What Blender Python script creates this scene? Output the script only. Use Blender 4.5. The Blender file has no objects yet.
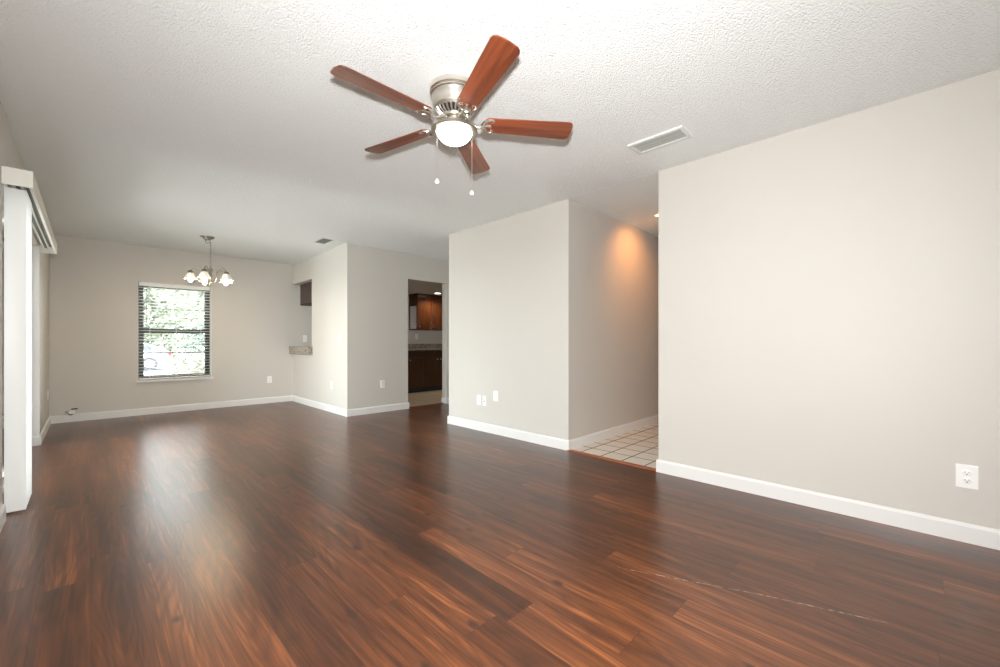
import bpy, bmesh, math, random
from mathutils import Vector, Matrix, noise

random.seed(7)
R = math.radians
SC = bpy.context.scene
COL = SC.collection

# ------------------------------------------------------------------ camera, world, lights, exposure
cam_d = bpy.data.cameras.new('camera')
cam = bpy.data.objects.new('camera', cam_d); COL.objects.link(cam)
cam.location = (0, 0, 1.055)
cam.rotation_euler = (R(90), 0, R(-45))
cam_d.sensor_fit = 'HORIZONTAL'; cam_d.sensor_width = 36
cam_d.lens = 411 / 1000 * 36
cam_d.shift_y = (341.8 - 333.5) / 1000
cam_d.clip_start = 0.02
SC.camera = cam

w = bpy.data.worlds.new('daylight'); SC.world = w; w.use_nodes = True
wt = w.node_tree; bg = wt.nodes['Background']
sky = wt.nodes.new('ShaderNodeTexSky'); sky.sky_type = 'HOSEK_WILKIE'
sky.turbidity = 5; sky.ground_albedo = 0.4; sky.sun_direction = (0.3, -0.5, 0.8)
mixw = wt.nodes.new('ShaderNodeMixRGB'); mixw.inputs[0].default_value = 0.75
mixw.inputs[2].default_value = (0.94, 0.965, 1.0, 1)
wt.links.new(sky.outputs[0], mixw.inputs[1]); wt.links.new(mixw.outputs[0], bg.inputs[0])
bg.inputs[1].default_value = 11.5

def light(name, kind, loc, energy, color=(1, 1, 1), **kw):
    d = bpy.data.lights.new(name, kind); d.energy = energy; d.color = color
    o = bpy.data.objects.new(name, d); COL.objects.link(o); o.location = loc
    for k, v in kw.items():
        if k == 'rot': o.rotation_euler = v
        else: setattr(d, k, v)
    return o
# the photographer's flash, just above the camera
fl = light('camera_flash', 'SPOT', (0.0, 0.0, 1.30), 308, (0.99, 0.99, 1.0),
           spot_size=R(168), spot_blend=1.0, shadow_soft_size=0.045)
fl.rotation_euler = (R(86), 0, R(-48))
sun = light('sun', 'SUN', (0, 20, 10), 2.5, (1, 0.96, 0.9), angle=R(1.5))
sun.rotation_euler = (R(35), R(18), 0)
# sky portals in the window and sliding door openings
pw = light('window_portal', 'AREA', (0.93, 8.06, 1.2), 1, shape='RECTANGLE', size=0.87, size_y=1.45)
pw.rotation_euler = (R(-90), 0, 0); pw.data.cycles.is_portal = True
pd = light('door_portal', 'AREA', (-0.56, 5.03, 1.02), 1, shape='RECTANGLE', size=2.03, size_y=2.5)
pd.rotation_euler = (0, R(-90), 0); pd.data.cycles.is_portal = True

SC.cycles.use_adaptive_sampling = False
vs = SC.view_settings
SC.display_settings.display_device = 'sRGB'
vs.view_transform = 'Standard'; vs.look = 'None'; vs.gamma = 1.0; vs.use_curve_mapping = False
vs.exposure = 0.68

# ------------------------------------------------------------------ materials
def mat(name, color=(.8, .8, .8), rough=.5, metal=0., emit=None, es=0., spec=None, coat=0.):
    m = bpy.data.materials.new(name); m.use_nodes = True
    b = m.node_tree.nodes['Principled BSDF']
    b.inputs['Base Color'].default_value = (*color, 1)
    b.inputs['Roughness'].default_value = rough
    b.inputs['Metallic'].default_value = metal
    if spec is not None: b.inputs['Specular IOR Level'].default_value = spec
    if coat: b.inputs['Coat Weight'].default_value = coat; b.inputs['Coat Roughness'].default_value = .1
    if emit: b.inputs['Emission Color'].default_value = (*emit, 1); b.inputs['Emission Strength'].default_value = es
    return m
class N:
    """small node-graph helper"""
    def __init__(s, m): s.t = m.node_tree; s.b = s.t.nodes['Principled BSDF']
    def n(s, typ, **kw):
        x = s.t.nodes.new(typ)
        for k, v in kw.items(): setattr(x, k, v)
        return x
    def put(s, sock, v):
        if isinstance(v, bpy.types.NodeSocket): s.t.links.new(v, sock)
        else: sock.default_value = v
    def m(s, op, a, b=0., c=0., clamp=False):
        x = s.n('ShaderNodeMath', operation=op, use_clamp=clamp)
        s.put(x.inputs[0], a); s.put(x.inputs[1], b); s.put(x.inputs[2], c)
        return x.outputs[0]
    def xyz(s, x, y, z):
        c = s.n('ShaderNodeCombineXYZ'); s.put(c.inputs[0], x); s.put(c.inputs[1], y); s.put(c.inputs[2], z)
        return c.outputs[0]
    def sep(s, v):
        c = s.n('ShaderNodeSeparateXYZ'); s.put(c.inputs[0], v); return c.outputs
    def noise(s, vec, scale, detail=4, rough=.5, dist=0.):
        x = s.n('ShaderNodeTexNoise'); s.put(x.inputs['Vector'], vec)
        x.inputs['Scale'].default_value = scale; x.inputs['Detail'].default_value = detail
        x.inputs['Roughness'].default_value = rough; x.inputs['Distortion'].default_value = dist
        return x.outputs[0]
    def ramp(s, fac, stops):
        x = s.n('ShaderNodeValToRGB'); s.put(x.inputs[0], fac); e = x.color_ramp.elements
        while len(e) < len(stops): e.new(.5)
        for i, (p, c) in enumerate(stops): e[i].position = p; e[i].color = (*c, 1)
        return x.outputs[0]
    def mix(s, fac, a, b, mode='MIX'):
        x = s.n('ShaderNodeMixRGB', blend_type=mode); s.put(x.inputs[0], fac)
        for i, v in ((1, a), (2, b)): s.put(x.inputs[i], v if isinstance(v, bpy.types.NodeSocket) else (*v, 1))
        return x.outputs[0]
    def bump(s, h, strength=.3, dist=.01):
        x = s.n('ShaderNodeBump'); s.put(x.inputs['Height'], h)
        x.inputs['Strength'].default_value = strength; x.inputs['Distance'].default_value = dist
        s.t.links.new(x.outputs[0], s.b.inputs['Normal'])
    def pos(s): return s.n('ShaderNodeNewGeometry').outputs['Position']
    def obj(s): return s.n('ShaderNodeTexCoord').outputs['Object']

def paint(name, c, rough=.6):
    m = mat(name, c, rough); g = N(m); p = g.pos()
    k = g.noise(p, 1.3, 3)
    g.put(g.b.inputs['Base Color'], g.mix(k, tuple(v * .97 for v in c), tuple(min(1, v * 1.03) for v in c)))
    g.bump(g.noise(p, 160, 3), .12, .002)
    return m
M = {}
M['wall'] = paint('greige_wall_paint', (.60, .572, .518), .55)
M['jamb'] = paint('white_return', (.74, .73, .70), .5)  # whiter than the walls; on the door return it stands in for daylight
M['kitchen_wall'] = paint('kitchen_paint', (.36, .345, .285), .55)
M['trim'] = mat('white_trim_gloss', (.76, .75, .72), .35)
M['plate'] = mat('white_plastic', (.88, .87, .84), .3)
M['slot'] = mat('dark_slot', (.02, .02, .02), .6)
M['vane'] = mat('white_vinyl_vane', (.86, .87, .84), .4)
M['valance'] = mat('ivory_valance_vinyl', (.78, .77, .69), .4)
M['track'] = mat('track_dark_grey', (.10, .10, .09), .5)  # dark grey of the track slot and carrier rail
M['bronze'] = mat('dark_bronze_frame', (.045, .05, .045), .4)
M['slat'] = mat('white_blind_slat', (.88, .89, .87), .4)
M['slat_thin'] = mat('thin_white_slat', (.88, .89, .87), .4)
M['cord'] = mat('white_cord', (.8, .8, .78), .7)
M['wand'] = mat('grey_wand', (.18, .18, .18), .3)
M['vent'] = mat('vent_enamel', (.72, .73, .70), .35)
M['vent_grey'] = mat('vent_louvre_enamel', (.42, .43, .40), .35)
M['vent_back'] = mat('vent_back_grey', (.12, .125, .115), .5)
M['vent_dark'] = mat('vent_louvre_grey', (.16, .17, .16), .4)
M['nickel'] = mat('brushed_nickel', (.74, .70, .63), .30, 1.)
M['rim_nickel'] = mat('satin_nickel_rim', (.42, .39, .33), .4, 1.)
M['nickel_dark'] = mat('aged_nickel', (.30, .27, .22), .35, 1.)
M['bowl'] = mat('frosted_lamp_glass', (.9, .88, .82), .4, emit=(1, .92, .80), es=9)
M['bulb'] = mat('glowing_bulb', (1, 1, 1), .4, emit=(1, .80, .56), es=80)
M['shade'] = mat('alabaster_glass_shade', (.88, .86, .82), .3)
M['shade'].node_tree.nodes['Principled BSDF'].inputs['Transmission Weight'].default_value = .0
M['shade'].node_tree.nodes['Principled BSDF'].inputs['Subsurface Weight'].default_value = .0
g = N(M['shade']); tr = g.n('ShaderNodeBsdfTranslucent'); tr.inputs[0].default_value = (.95, .9, .82, 1)
ms = g.n('ShaderNodeMixShader'); ms.inputs[0].default_value = .14
g.t.links.new(g.b.outputs[0], ms.inputs[1]); g.t.links.new(tr.outputs[0], ms.inputs[2])
g.t.links.new(ms.outputs[0], g.t.nodes['Material Output'].inputs[0])
g = N(M['slat_thin']); tr = g.n('ShaderNodeBsdfTranslucent'); tr.inputs[0].default_value = (.9, .9, .88, 1)
ms = g.n('ShaderNodeMixShader'); ms.inputs[0].default_value = .4
g.t.links.new(g.b.outputs[0], ms.inputs[1]); g.t.links.new(tr.outputs[0], ms.inputs[2])
g.t.links.new(ms.outputs[0], g.t.nodes['Material Output'].inputs[0])
M['can'] = mat('downlight_lens', (1, 1, 1), .4, emit=(1, .95, .85), es=6)
M['can_warm'] = mat('warm_downlight_lens', (1, .9, .7), .4, emit=(1, .6, .3), es=2)

def glass():
    m = bpy.data.materials.new('window_glass'); m.use_nodes = True; t = m.node_tree
    t.nodes.remove(t.nodes['Principled BSDF'])
    a = t.nodes.new('ShaderNodeBsdfTransparent'); a.inputs[0].default_value = (.96, .98, .97, 1)
    b = t.nodes.new('ShaderNodeBsdfGlossy'); b.inputs['Roughness'].default_value = .02
    f = t.nodes.new('ShaderNodeFresnel'); f.inputs[0].default_value = 1.35
    x = t.nodes.new('ShaderNodeMixShader')
    t.links.new(f.outputs[0], x.inputs[0]); t.links.new(a.outputs[0], x.inputs[1]); t.links.new(b.outputs[0], x.inputs[2])
    t.links.new(x.outputs[0], t.nodes['Material Output'].inputs[0])
    return m
M['glass'] = glass()

def ceiling_mat():
    m = mat('popcorn_ceiling', (.87, .89, .875), .85); g = N(m); p = g.pos()
    a = g.noise(p, 125, 4, .6)
    v = g.n('ShaderNodeTexVoronoi'); g.put(v.inputs['Vector'], p); v.inputs['Scale'].default_value = 98
    hgt = g.m('SUBTRACT', g.m('MULTIPLY', a, 1.4), v.outputs['Distance'])
    g.bump(hgt, .72, .006)
    return m
M['ceiling'] = ceiling_mat()
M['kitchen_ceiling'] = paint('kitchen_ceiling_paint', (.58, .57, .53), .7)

def floor_mat():
    m = mat('mahogany_laminate', rough=.25); g = N(m); s = g.sep(g.pos()); x, y = s[0], s[1]
    PW, PL = .1575, 1.22
    u = g.m('DIVIDE', g.m('SUBTRACT', x, .636 - 40 * PW), PW); row = g.m('FLOOR', u); fu = g.m('FRACT', u)
    wn = g.n('ShaderNodeTexWhiteNoise', noise_dimensions='1D'); g.put(wn.inputs['W'], row)
    v = g.m('ADD', g.m('DIVIDE', y, PL), g.m('MULTIPLY', wn.outputs['Value'], 9.)); cell = g.m('FLOOR', v); fv = g.m('FRACT', v)
    w2 = g.n('ShaderNodeTexWhiteNoise', noise_dimensions='3D'); g.put(w2.inputs['Vector'], g.xyz(row, cell, 3.3))
    rnd = w2.outputs['Value']; rc = g.sep(w2.outputs['Color'])
    ox = g.m('MULTIPLY', rc[0], 31.); oy = g.m('MULTIPLY', rc[1], 17.)
    wob = g.noise(g.xyz(g.m('ADD', g.m('MULTIPLY', x, 1.2), ox), g.m('ADD', g.m('MULTIPLY', y, .6), oy), 0), 2.2, 1)
    gx = g.m('ADD', g.m('ADD', x, ox), g.m('MULTIPLY', wob, .05))
    fine = g.noise(g.xyz(gx, g.m('ADD', g.m('MULTIPLY', y, .016), oy), rnd), 140, 3, .6)
    mid = g.noise(g.xyz(gx, g.m('ADD', g.m('MULTIPLY', y, .045), oy), rnd), 26, 4, .55)
    # cathedral figure
    fig = g.noise(g.xyz(gx, g.m('ADD', g.m('MULTIPLY', y, .10), oy), 1.7), 7, 1, .5)
    ring = g.m('ABSOLUTE', g.m('SINE', g.m('MULTIPLY', fig, 46.)))
    tone = g.m('ADD', g.m('MULTIPLY_ADD', mid, .55, -.03), g.m('MULTIPLY', fine, .36))
    tone = g.m('ADD', tone, g.m('MULTIPLY', ring, .07))
    tone = g.m('ADD', tone, g.m('MULTIPLY', g.m('SUBTRACT', rnd, .5), .16))
    col = g.ramp(tone, [(.24, (.026, .010, .005)), (.42, (.066, .0215, .0085)), (.57, (.135, .043, .0145)), (.80, (.42, .142, .043))])
    # knots
    vo = g.n('ShaderNodeTexVoronoi', voronoi_dimensions='2D'); g.put(vo.inputs['Vector'], g.xyz(g.m('MULTIPLY', x, 3.1), g.m('MULTIPLY', y, 1.7), 0)); vo.inputs['Scale'].default_value = 1.25
    d = g.m('ADD', vo.outputs['Distance'], g.m('MULTIPLY', g.m('SUBTRACT', mid, .5), .08))
    has = g.m('GREATER_THAN', g.sep(vo.outputs['Color'])[0], .55)
    kn = g.m('MULTIPLY', g.m('SUBTRACT', 1., g.m('DIVIDE', d, .085), clamp=True), has, clamp=True)
    kn = g.m('MULTIPLY', kn, 1.6, clamp=True)
    col = g.mix(g.m('MULTIPLY', kn, .85), col, (.035, .014, .009))
    # seams
    def edge(f, wd):
        return g.m('LESS_THAN', g.m('MINIMUM', f, g.m('SUBTRACT', 1., f)), wd)
    seam = g.m('MAXIMUM', edge(fu, .008), edge(fv, .0013))
    col = g.mix(g.m('MULTIPLY', seam, .55), col, (.03, .012, .008))
    # long pale scratch on the boards beside the right wall
    def seg(ax, ay, bx, by, wd):
        L2 = (bx - ax) ** 2 + (by - ay) ** 2
        t = g.m('DIVIDE', g.m('ADD', g.m('MULTIPLY', g.m('SUBTRACT', x, ax), bx - ax), g.m('MULTIPLY', g.m('SUBTRACT', y, ay), by - ay)), L2, clamp=True)
        dx = g.m('SUBTRACT', x, g.m('ADD', ax, g.m('MULTIPLY', t, bx - ax))); dy = g.m('SUBTRACT', y, g.m('ADD', ay, g.m('MULTIPLY', t, by - ay)))
        dd = g.m('SQRT', g.m('ADD', g.m('MULTIPLY', dx, dx), g.m('MULTIPLY', dy, dy)))
        return g.m('LESS_THAN', dd, wd)
    sc = g.m('MAXIMUM', seg(1.75, .966, 1.98, .45, .0022), seg(1.98, .45, 2.12, .06, .003))
    sc = g.m('MULTIPLY', sc, g.m('MULTIPLY', g.m('SUBTRACT', g.noise(g.pos(), 60, 2), .38), 4., clamp=True))
    col = g.mix(g.m('MULTIPLY', sc, .38), col, (.75, .66, .55))
    g.put(g.b.inputs['Base Color'], col)
    g.b.inputs['Roughness'].default_value = .285
    g.b.inputs['IOR'].default_value = 1.54
    g.bump(g.m('MULTIPLY', seam, -1.), .10, .001)
    return m
M['floor'] = floor_mat()

def tile_mat(name, x0, y0, size, c, grout, gw=.012):
    m = mat(name, c, .3); g = N(m); s = g.sep(g.pos())
    def cell(a, a0):
        u = g.m('DIVIDE', g.m('SUBTRACT', a, a0 - 40 * size), size); return g.m('FLOOR', u), g.m('FRACT', u)
    rx, fx = cell(s[0], x0); ry, fy = cell(s[1], y0)
    def edge(f): return g.m('LESS_THAN', g.m('MINIMUM', f, g.m('SUBTRACT', 1., f)), gw / size / 2)
    e = g.m('MAXIMUM', edge(fx), edge(fy))
    wn = g.n('ShaderNodeTexWhiteNoise', noise_dimensions='3D'); g.put(wn.inputs['Vector'], g.xyz(rx, ry, 0))
    k = g.m('MULTIPLY_ADD', g.noise(g.pos(), 9, 4), .6, g.m('MULTIPLY', wn.outputs['Value'], .35))
    col = g.mix(k, tuple(v * .88 for v in c), c)
    g.put(g.b.inputs['Base Color'], g.mix(e, col, grout))
    g.put(g.b.inputs['Roughness'], g.m('MULTIPLY_ADD', e, .5, .3))
    g.bump(g.m('SUBTRACT', 1., e), .3, .002)
    return m
M['tile'] = tile_mat('cream_ceramic_tile', 3.31, 2.229, .2107, (.80, .74, .64), (.11, .09, .07))
M['kitchen_tile'] = tile_mat('kitchen_tan_tile', 3.3, 5.6, .305, (.72, .58, .42), (.45, .35, .25), .008)

def wood(name, c1, c2, axis=0, sc=1., rough=.3, coat=0.):
    m = mat(name, c1, rough, coat=coat); g = N(m); s = g.sep(g.obj())
    o = [s[0], s[1], s[2]]
    o[axis] = g.m('MULTIPLY', o[axis], .07)
    vec = g.xyz(*o)
    k = g.noise(vec, 55 * sc, 5, .6, .4); k2 = g.noise(vec, 13 * sc, 2, .5)
    t = g.m('ADD', g.m('MULTIPLY', k, .6), g.m('MULTIPLY', k2, .4))
    g.put(g.b.inputs['Base Color'], g.ramp(t, [(.32, c1), (.66, c2)]))
    return m
M['blade'] = wood('mahogany_blade', (.060, .016, .008), (.36, .092, .036), 0, .45, .3, .2)
M['blade_edge'] = mat('blade_edge_dark', (.10, .022, .012), .3)
M['cab'] = wood('cherry_cabinet', (.040, .014, .006), (.14, .042, .013), 2, .8, .22, .5)
M['cab_mid'] = wood('walnut_door', (.030, .013, .006), (.085, .032, .012), 2, .8, .3)
M['cab_dark'] = wood('dark_cabinet', (.028, .012, .007), (.06, .026, .013), 2, .8, .3)
M['thresh'] = wood('threshold_wood', (.20, .06, .03), (.34, .11, .05), 1, 1., .3)

def granite():
    m = mat('speckled_granite', (.3, .27, .22), .2); g = N(m); p = g.pos()
    a = g.noise(p, 55, 4, .7); b = g.noise(p, 160, 2, .6)
    t = g.m('ADD', g.m('MULTIPLY', a, .7), g.m('MULTIPLY', b, .3))
    g.put(g.b.inputs['Base Color'], g.ramp(t, [(.36, (.05, .04, .035)), (.48, (.24, .20, .15)), (.56, (.42, .38, .30)), (.68, (.62, .57, .48))]))
    return m
M['granite'] = granite()
M['stripe'] = mat('painted_blind_reflection', (.75, .68, .66), .3)  # striped reflection of blinds, painted as base colour
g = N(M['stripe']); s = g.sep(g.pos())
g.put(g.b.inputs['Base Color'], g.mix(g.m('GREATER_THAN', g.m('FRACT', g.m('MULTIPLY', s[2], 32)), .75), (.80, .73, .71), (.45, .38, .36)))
# outdoors
def leafm(name, c1, c2):
    m = mat(name, c1, .6); g = N(m)
    g.put(g.b.inputs['Base Color'], g.mix(g.noise(g.pos(), 3, 2), c1, c2)); return m
M['leaf_pale'] = leafm('pale_leaves', (.17, .20, .14), (.30, .32, .25))
M['leaf_green'] = leafm('green_leaves', (.07, .11, .09), (.13, .17, .14))
M['leaf_hedge'] = leafm('hedge_leaves', (.14, .14, .11), (.36, .35, .29))
M['trunk'] = mat('pale_bark', (.62, .60, .55), .8)
M['bark'] = mat('brown_bark', (.20, .15, .11), .9)
M['grass'] = leafm('lawn', (.16, .17, .12), (.24, .25, .18))
M['road'] = mat('asphalt', (.22, .22, .225), .8)
M['patio'] = mat('patio_concrete', (.50, .49, .46), .8)
M['car'] = mat('white_car_paint', (.50, .51, .53), .25, coat=.5)
M['car_glass'] = mat('tinted_car_glass', (.10, .12, .15), .08)
M['tyre'] = mat('tyre', (.06, .06, .07), .7)
M['rim'] = mat('alloy', (.5, .5, .52), .35, .8)
M['red'] = mat('tail_lamp_red', (.6, .03, .03), .2)

# ------------------------------------------------------------------ mesh helpers
class MB:
    def __init__(s): s.bm = bmesh.new()
    def box(s, x0, x1, y0, y1, z0, z1, bev=0.):
        if x0 > x1: x0, x1 = x1, x0
        if y0 > y1: y0, y1 = y1, y0
        if z0 > z1: z0, z1 = z1, z0
        v = [s.bm.verts.new(p) for p in ((x0, y0, z0), (x1, y0, z0), (x1, y1, z0), (x0, y1, z0), (x0, y0, z1), (x1, y0, z1), (x1, y1, z1), (x0, y1, z1))]
        f = [s.bm.faces.new([v[i] for i in q]) for q in ((0, 3, 2, 1), (4, 5, 6, 7), (0, 1, 5, 4), (1, 2, 6, 5), (2, 3, 7, 6), (3, 0, 4, 7))]
        if bev:
            es = {e for q in f for e in q.edges}
            bmesh.ops.bevel(s.bm, geom=list(es), offset=bev, segments=2, profile=.7, affect='EDGES')
        return s
    def lathe(s, prof, seg=32, c=(0, 0, 0), axis='Z', cap=True):
        rings = []
        for r, z in prof:
            ring = []
            for i in range(seg):
                a = 2 * math.pi * i / seg
                p = (r * math.cos(a), r * math.sin(a), z)
                if axis == 'X': p = (p[2], p[0], p[1])
                if axis == 'Y': p = (p[0], p[2], p[1])
                ring.append(s.bm.verts.new((p[0] + c[0], p[1] + c[1], p[2] + c[2])))
            rings.append(ring)
        for a, b in zip(rings, rings[1:]):
            for i in range(seg):
                j = (i + 1) % seg
                s.bm.faces.new((a[i], a[j], b[j], b[i]))
        if cap:
            s.bm.faces.new(rings[0][::-1]); s.bm.faces.new(rings[-1])
        return s
    def tube(s, pts, r, seg=8, closed=False):
        pts = [Vector(p) for p in pts]; n = len(pts); rings = []
        rr = r if isinstance(r, (list, tuple)) else [r] * n
        up = None
        for i, p in enumerate(pts):
            if closed: t = pts[(i + 1) % n] - pts[i - 1]
            else: t = pts[min(i + 1, n - 1)] - pts[max(i - 1, 0)]
            t.normalize()
            if up is None: up = Vector((0, 0, 1)) if abs(t.z) < .9 else Vector((1, 0, 0))
            a = t.cross(up)
            if a.length < 1e-4: a = t.cross(Vector((0, 1, 0)))
            a.normalize(); b = a.cross(t).normalized(); up = b
            rings.append([s.bm.verts.new(p + (a * math.cos(2 * math.pi * k / seg) + b * math.sin(2 * math.pi * k / seg)) * rr[i]) for k in range(seg)])
        for i in range(n if closed else n - 1):
            A, B = rings[i], rings[(i + 1) % n]
            for k in range(seg):
                j = (k + 1) % seg
                s.bm.faces.new((A[k], A[j], B[j], B[k]))
        if not closed:
            s.bm.faces.new(rings[0][::-1]); s.bm.faces.new(rings[-1])
        return s
    def prism(s, pts, z0, z1, plane='XY'):
        def P(a, b, c):
            return {'XY': (a, b, c), 'XZ': (a, c, b), 'YZ': (c, a, b)}[plane]
        A = [s.bm.verts.new(P(a, b, z0)) for a, b in pts]; B = [s.bm.verts.new(P(a, b, z1)) for a, b in pts]
        s.bm.faces.new(A[::-1]); s.bm.faces.new(B)
        n = len(pts)
        for i in range(n):
            j = (i + 1) % n
            s.bm.faces.new((A[i], A[j], B[j], B[i]))
        return s
    def sphere(s, c, r, sx=1, sy=1, sz=1, u=16, v=10):
        bmesh.ops.create_uvsphere(s.bm, u_segments=u, v_segments=v, radius=r,
                                  matrix=Matrix.Translation(c) @ Matrix.Diagonal((sx, sy, sz, 1)))
        return s
    def build(s, name, m, parent=None, smooth=False, loc=None, rot=None, kind=None):
        bmesh.ops.recalc_face_normals(s.bm, faces=s.bm.faces)
        me = bpy.data.meshes.new(name); s.bm.to_mesh(me); s.bm.free()
        me.materials.append(M[m] if isinstance(m, str) else m)
        if smooth:
            for p in me.polygons: p.use_smooth = True
            try: me.set_sharp_from_angle(angle=R(38))
            except Exception: pass
        o = bpy.data.objects.new(name, me); COL.objects.link(o)
        if parent: o.parent = parent
        if loc: o.location = loc
        if rot: o.rotation_euler = rot
        if kind: o['kind'] = kind
        return o
def thing(name, label, cat, loc=(0, 0, 0), rot=(0, 0, 0), group=None):
    o = bpy.data.objects.new(name, None); COL.objects.link(o); o.empty_display_size = .05
    o.location = loc; o.rotation_euler = rot
    return tag(o, label, cat, group)
def tag(o, label, cat, group=None):
    o['label'] = label; o['category'] = cat
    if group: o['group'] = group
    return o
def struct(name, b, m, parent=None):
    return b.build(name, m, parent, kind=None if parent else 'structure')

# ------------------------------------------------------------------ setting: floors, ceiling, walls
H = 2.48
struct('floor', MB().box(-.50, 4.74, -1.4, 8.0, -.12, 0), 'floor')
# hall tile sits in the hall only: a 2 mm skin over its own slab
struct('floor_hall', MB().box(3.305, 6.3, 1.40, 2.40, -.05, .004), 'tile')
struct('floor_kitchen', MB().box(2.69, 6.3, 5.70, 7.9, -.13, .003), 'kitchen_tile')
b = MB().prism([(3.262, 0), (3.320, 0), (3.314, .009), (3.290, .013), (3.268, .007)], 1.45, 2.35, 'XZ')
struct('trim_1', b, 'thresh')                                             # wood reducer strip at the hall tile
struct('trim_2', MB().box(3.564, 4.325, 5.68, 5.72, -.01, .008, .002), 'thresh')

def ceil_z(x, y):
    z = 2.44
    z += .016 * math.exp(-((y - 5.80) / .33) ** 2)
    z += .006 * math.exp(-((y - 4.7 - .1 * x) / .25) ** 2)
    return z
bm = MB(); nx, ny = 30, 150
X0, X1, Y0, Y1 = -.50, 6.4, -1.4, 8.0
grid = [[bm.bm.verts.new((X0 + (X1 - X0) * i / nx, Y0 + (Y1 - Y0) * j / ny, ceil_z(X0 + (X1 - X0) * i / nx, Y0 + (Y1 - Y0) * j / ny))) for j in range(ny + 1)] for i in range(nx + 1)]
for i in range(nx):
    for j in range(ny):
        bm.bm.faces.new((grid[i][j], grid[i][j + 1], grid[i + 1][j + 1], grid[i + 1][j]))
geo = bmesh.ops.extrude_face_region(bm.bm, geom=list(bm.bm.faces))
for v in geo['geom']:
    if isinstance(v, bmesh.types.BMVert): v.co.z = 2.62
struct('ceiling', bm, 'ceiling')
for p in bpy.data.objects['ceiling'].data.polygons:
    if abs(p.normal.z) > .5: p.use_smooth = True
struct('ceiling_hall', MB().box(3.27, 6.3, 1.44, 2.36, 2.4385, 2.445), 'ceiling')
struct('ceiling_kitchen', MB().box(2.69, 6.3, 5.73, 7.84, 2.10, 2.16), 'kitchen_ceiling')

def wall(name, boxes, m='wall'):
    b = MB()
    for q in boxes: b.box(*q)
    return struct(name, b, m)
wall('wall_right', [(3.27, 3.39, -1.32, 1.45, 0, H), (3.39, 6.42, 1.33, 1.45, 0, H)])
wall('wall_middle', [(3.29, 3.41, 2.35, 4.225, 0, H), (3.41, 6.42, 2.35, 2.47, 0, H), (3.41, 4.74, 4.105, 4.225, 0, H)])
wall('wall_utility', [(4.62, 4.74, 4.225, 5.62, 0, H)])
wall('wall_hall_end', [(6.30, 6.42, 1.45, 2.35, 0, H)])
wall('wall_kitchen', [(2.575, 3.564, 5.62, 5.74, 0, H), (4.325, 6.42, 5.62, 5.74, 0, H), (3.564, 4.325, 5.62, 5.74, 2.05, H)])
wall('wall_dining', [(2.575, 2.695, 5.74, 6.925, 0, H), (2.575, 2.695, 6.925, 7.83, 0, .835), (2.575, 2.695, 6.925, 7.83, 2.085, H)])
WX0, WX1, WZ0, WZ1 = .495, 1.372, .50, 1.925
wall('wall_back', [(-.48, WX0, 7.83, 8.0, 0, H), (WX1, 6.42, 7.83, 8.0, 0, H), (WX0, WX1, 7.83, 8.0, 0, WZ0), (WX0, WX1, 7.83, 8.0, WZ1, H)])
wall('wall_kitchen_end', [(6.30, 6.42, 5.74, 7.83, 0, H)])
DY0, DY1, DZ = 3.78, 6.29, 2.03
wall('wall_left', [(-.48, -.36, -1.32, DY0, 0, H), (-.48, -.36, DY1, 7.83, 0, H), (-.48, -.36, DY0, DY1, DZ, H)])
wall('wall_behind', [(-.48, 3.39, -1.44, -1.32, 0, H)])
struct('trim_3', MB().box(-.478, -.358, DY1 - .004, DY1 + .0, .0, DZ), 'jamb')  # thin skin on the door return, daylight put into its whiter colour
# white returns of the window opening
b = MB(); b.box(WX0, WX0 + .006, 7.832, 7.93, WZ0, WZ1); b.box(WX1 - .012, WX1, 7.826, 7.93, WZ0, WZ1); b.box(WX0, WX1, 7.828, 7.93, WZ1 - .008, WZ1)
struct('trim_4', b, 'jamb')

BH, BT = .100, .014
def baseboard(name, p0, p1, n, h=BH):
    (x0, y0), (x1, y1) = p0, p1
    b = MB()
    prof = [(0, 0), (BT, 0), (BT, h - .016), (BT * .55, h - .004), (BT * .3, h), (0, h)]
    bm = b.bm; A = []; B = []
    for t, z in prof:
        A.append(bm.verts.new((x0 + n[0] * t, y0 + n[1] * t, z))); B.append(bm.verts.new((x1 + n[0] * t, y1 + n[1] * t, z)))
    bm.faces.new(A); bm.faces.new(B[::-1])
    for i in range(len(prof)):
        j = (i + 1) % len(prof); bm.faces.new((A[i], A[j], B[j], B[i]))
    return struct(name, b, 'trim')
baseboard('baseboard_right', (3.27, -1.32), (3.27, 1.45 + BT), (-1, 0))
baseboard('baseboard_hall_near', (3.27, 1.45), (6.30, 1.45), (0, 1))
baseboard('baseboard_middle', (3.29, 2.35 - BT), (3.29, 4.225 + BT), (-1, 0))
baseboard('baseboard_hall', (3.29, 2.35), (6.30, 2.35), (0, -1))
baseboard('baseboard_middle_back', (3.29, 4.225), (4.62, 4.225), (0, 1))
baseboard('baseboard_utility', (4.62, 4.225), (4.62, 5.62), (-1, 0))
baseboard('baseboard_kitchen', (2.575, 5.62), (3.564 + BT, 5.62), (0, -1))
baseboard('baseboard_kitchen_right', (4.325 - BT, 5.62), (4.62, 5.62), (0, -1))
baseboard('baseboard_jamb_left', (3.564, 5.62), (3.564, 5.74), (1, 0))
baseboard('baseboard_jamb_right', (4.325, 5.62), (4.325, 5.74), (-1, 0))
baseboard('baseboard_dining', (2.575, 5.62 - BT), (2.575, 7.83), (-1, 0))
baseboard('baseboard_back', (-.36, 7.83), (2.575, 7.83), (0, -1))
baseboard('baseboard_left', (-.36, -1.32), (-.36, DY0), (1, 0))
baseboard('baseboard_left_far', (-.36, DY1 - BT), (-.36, 7.83), (1, 0))
baseboard('baseboard_door_return', (-.42, DY1 - .004), (-.36, DY1 - .004), (0, -1))

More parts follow.
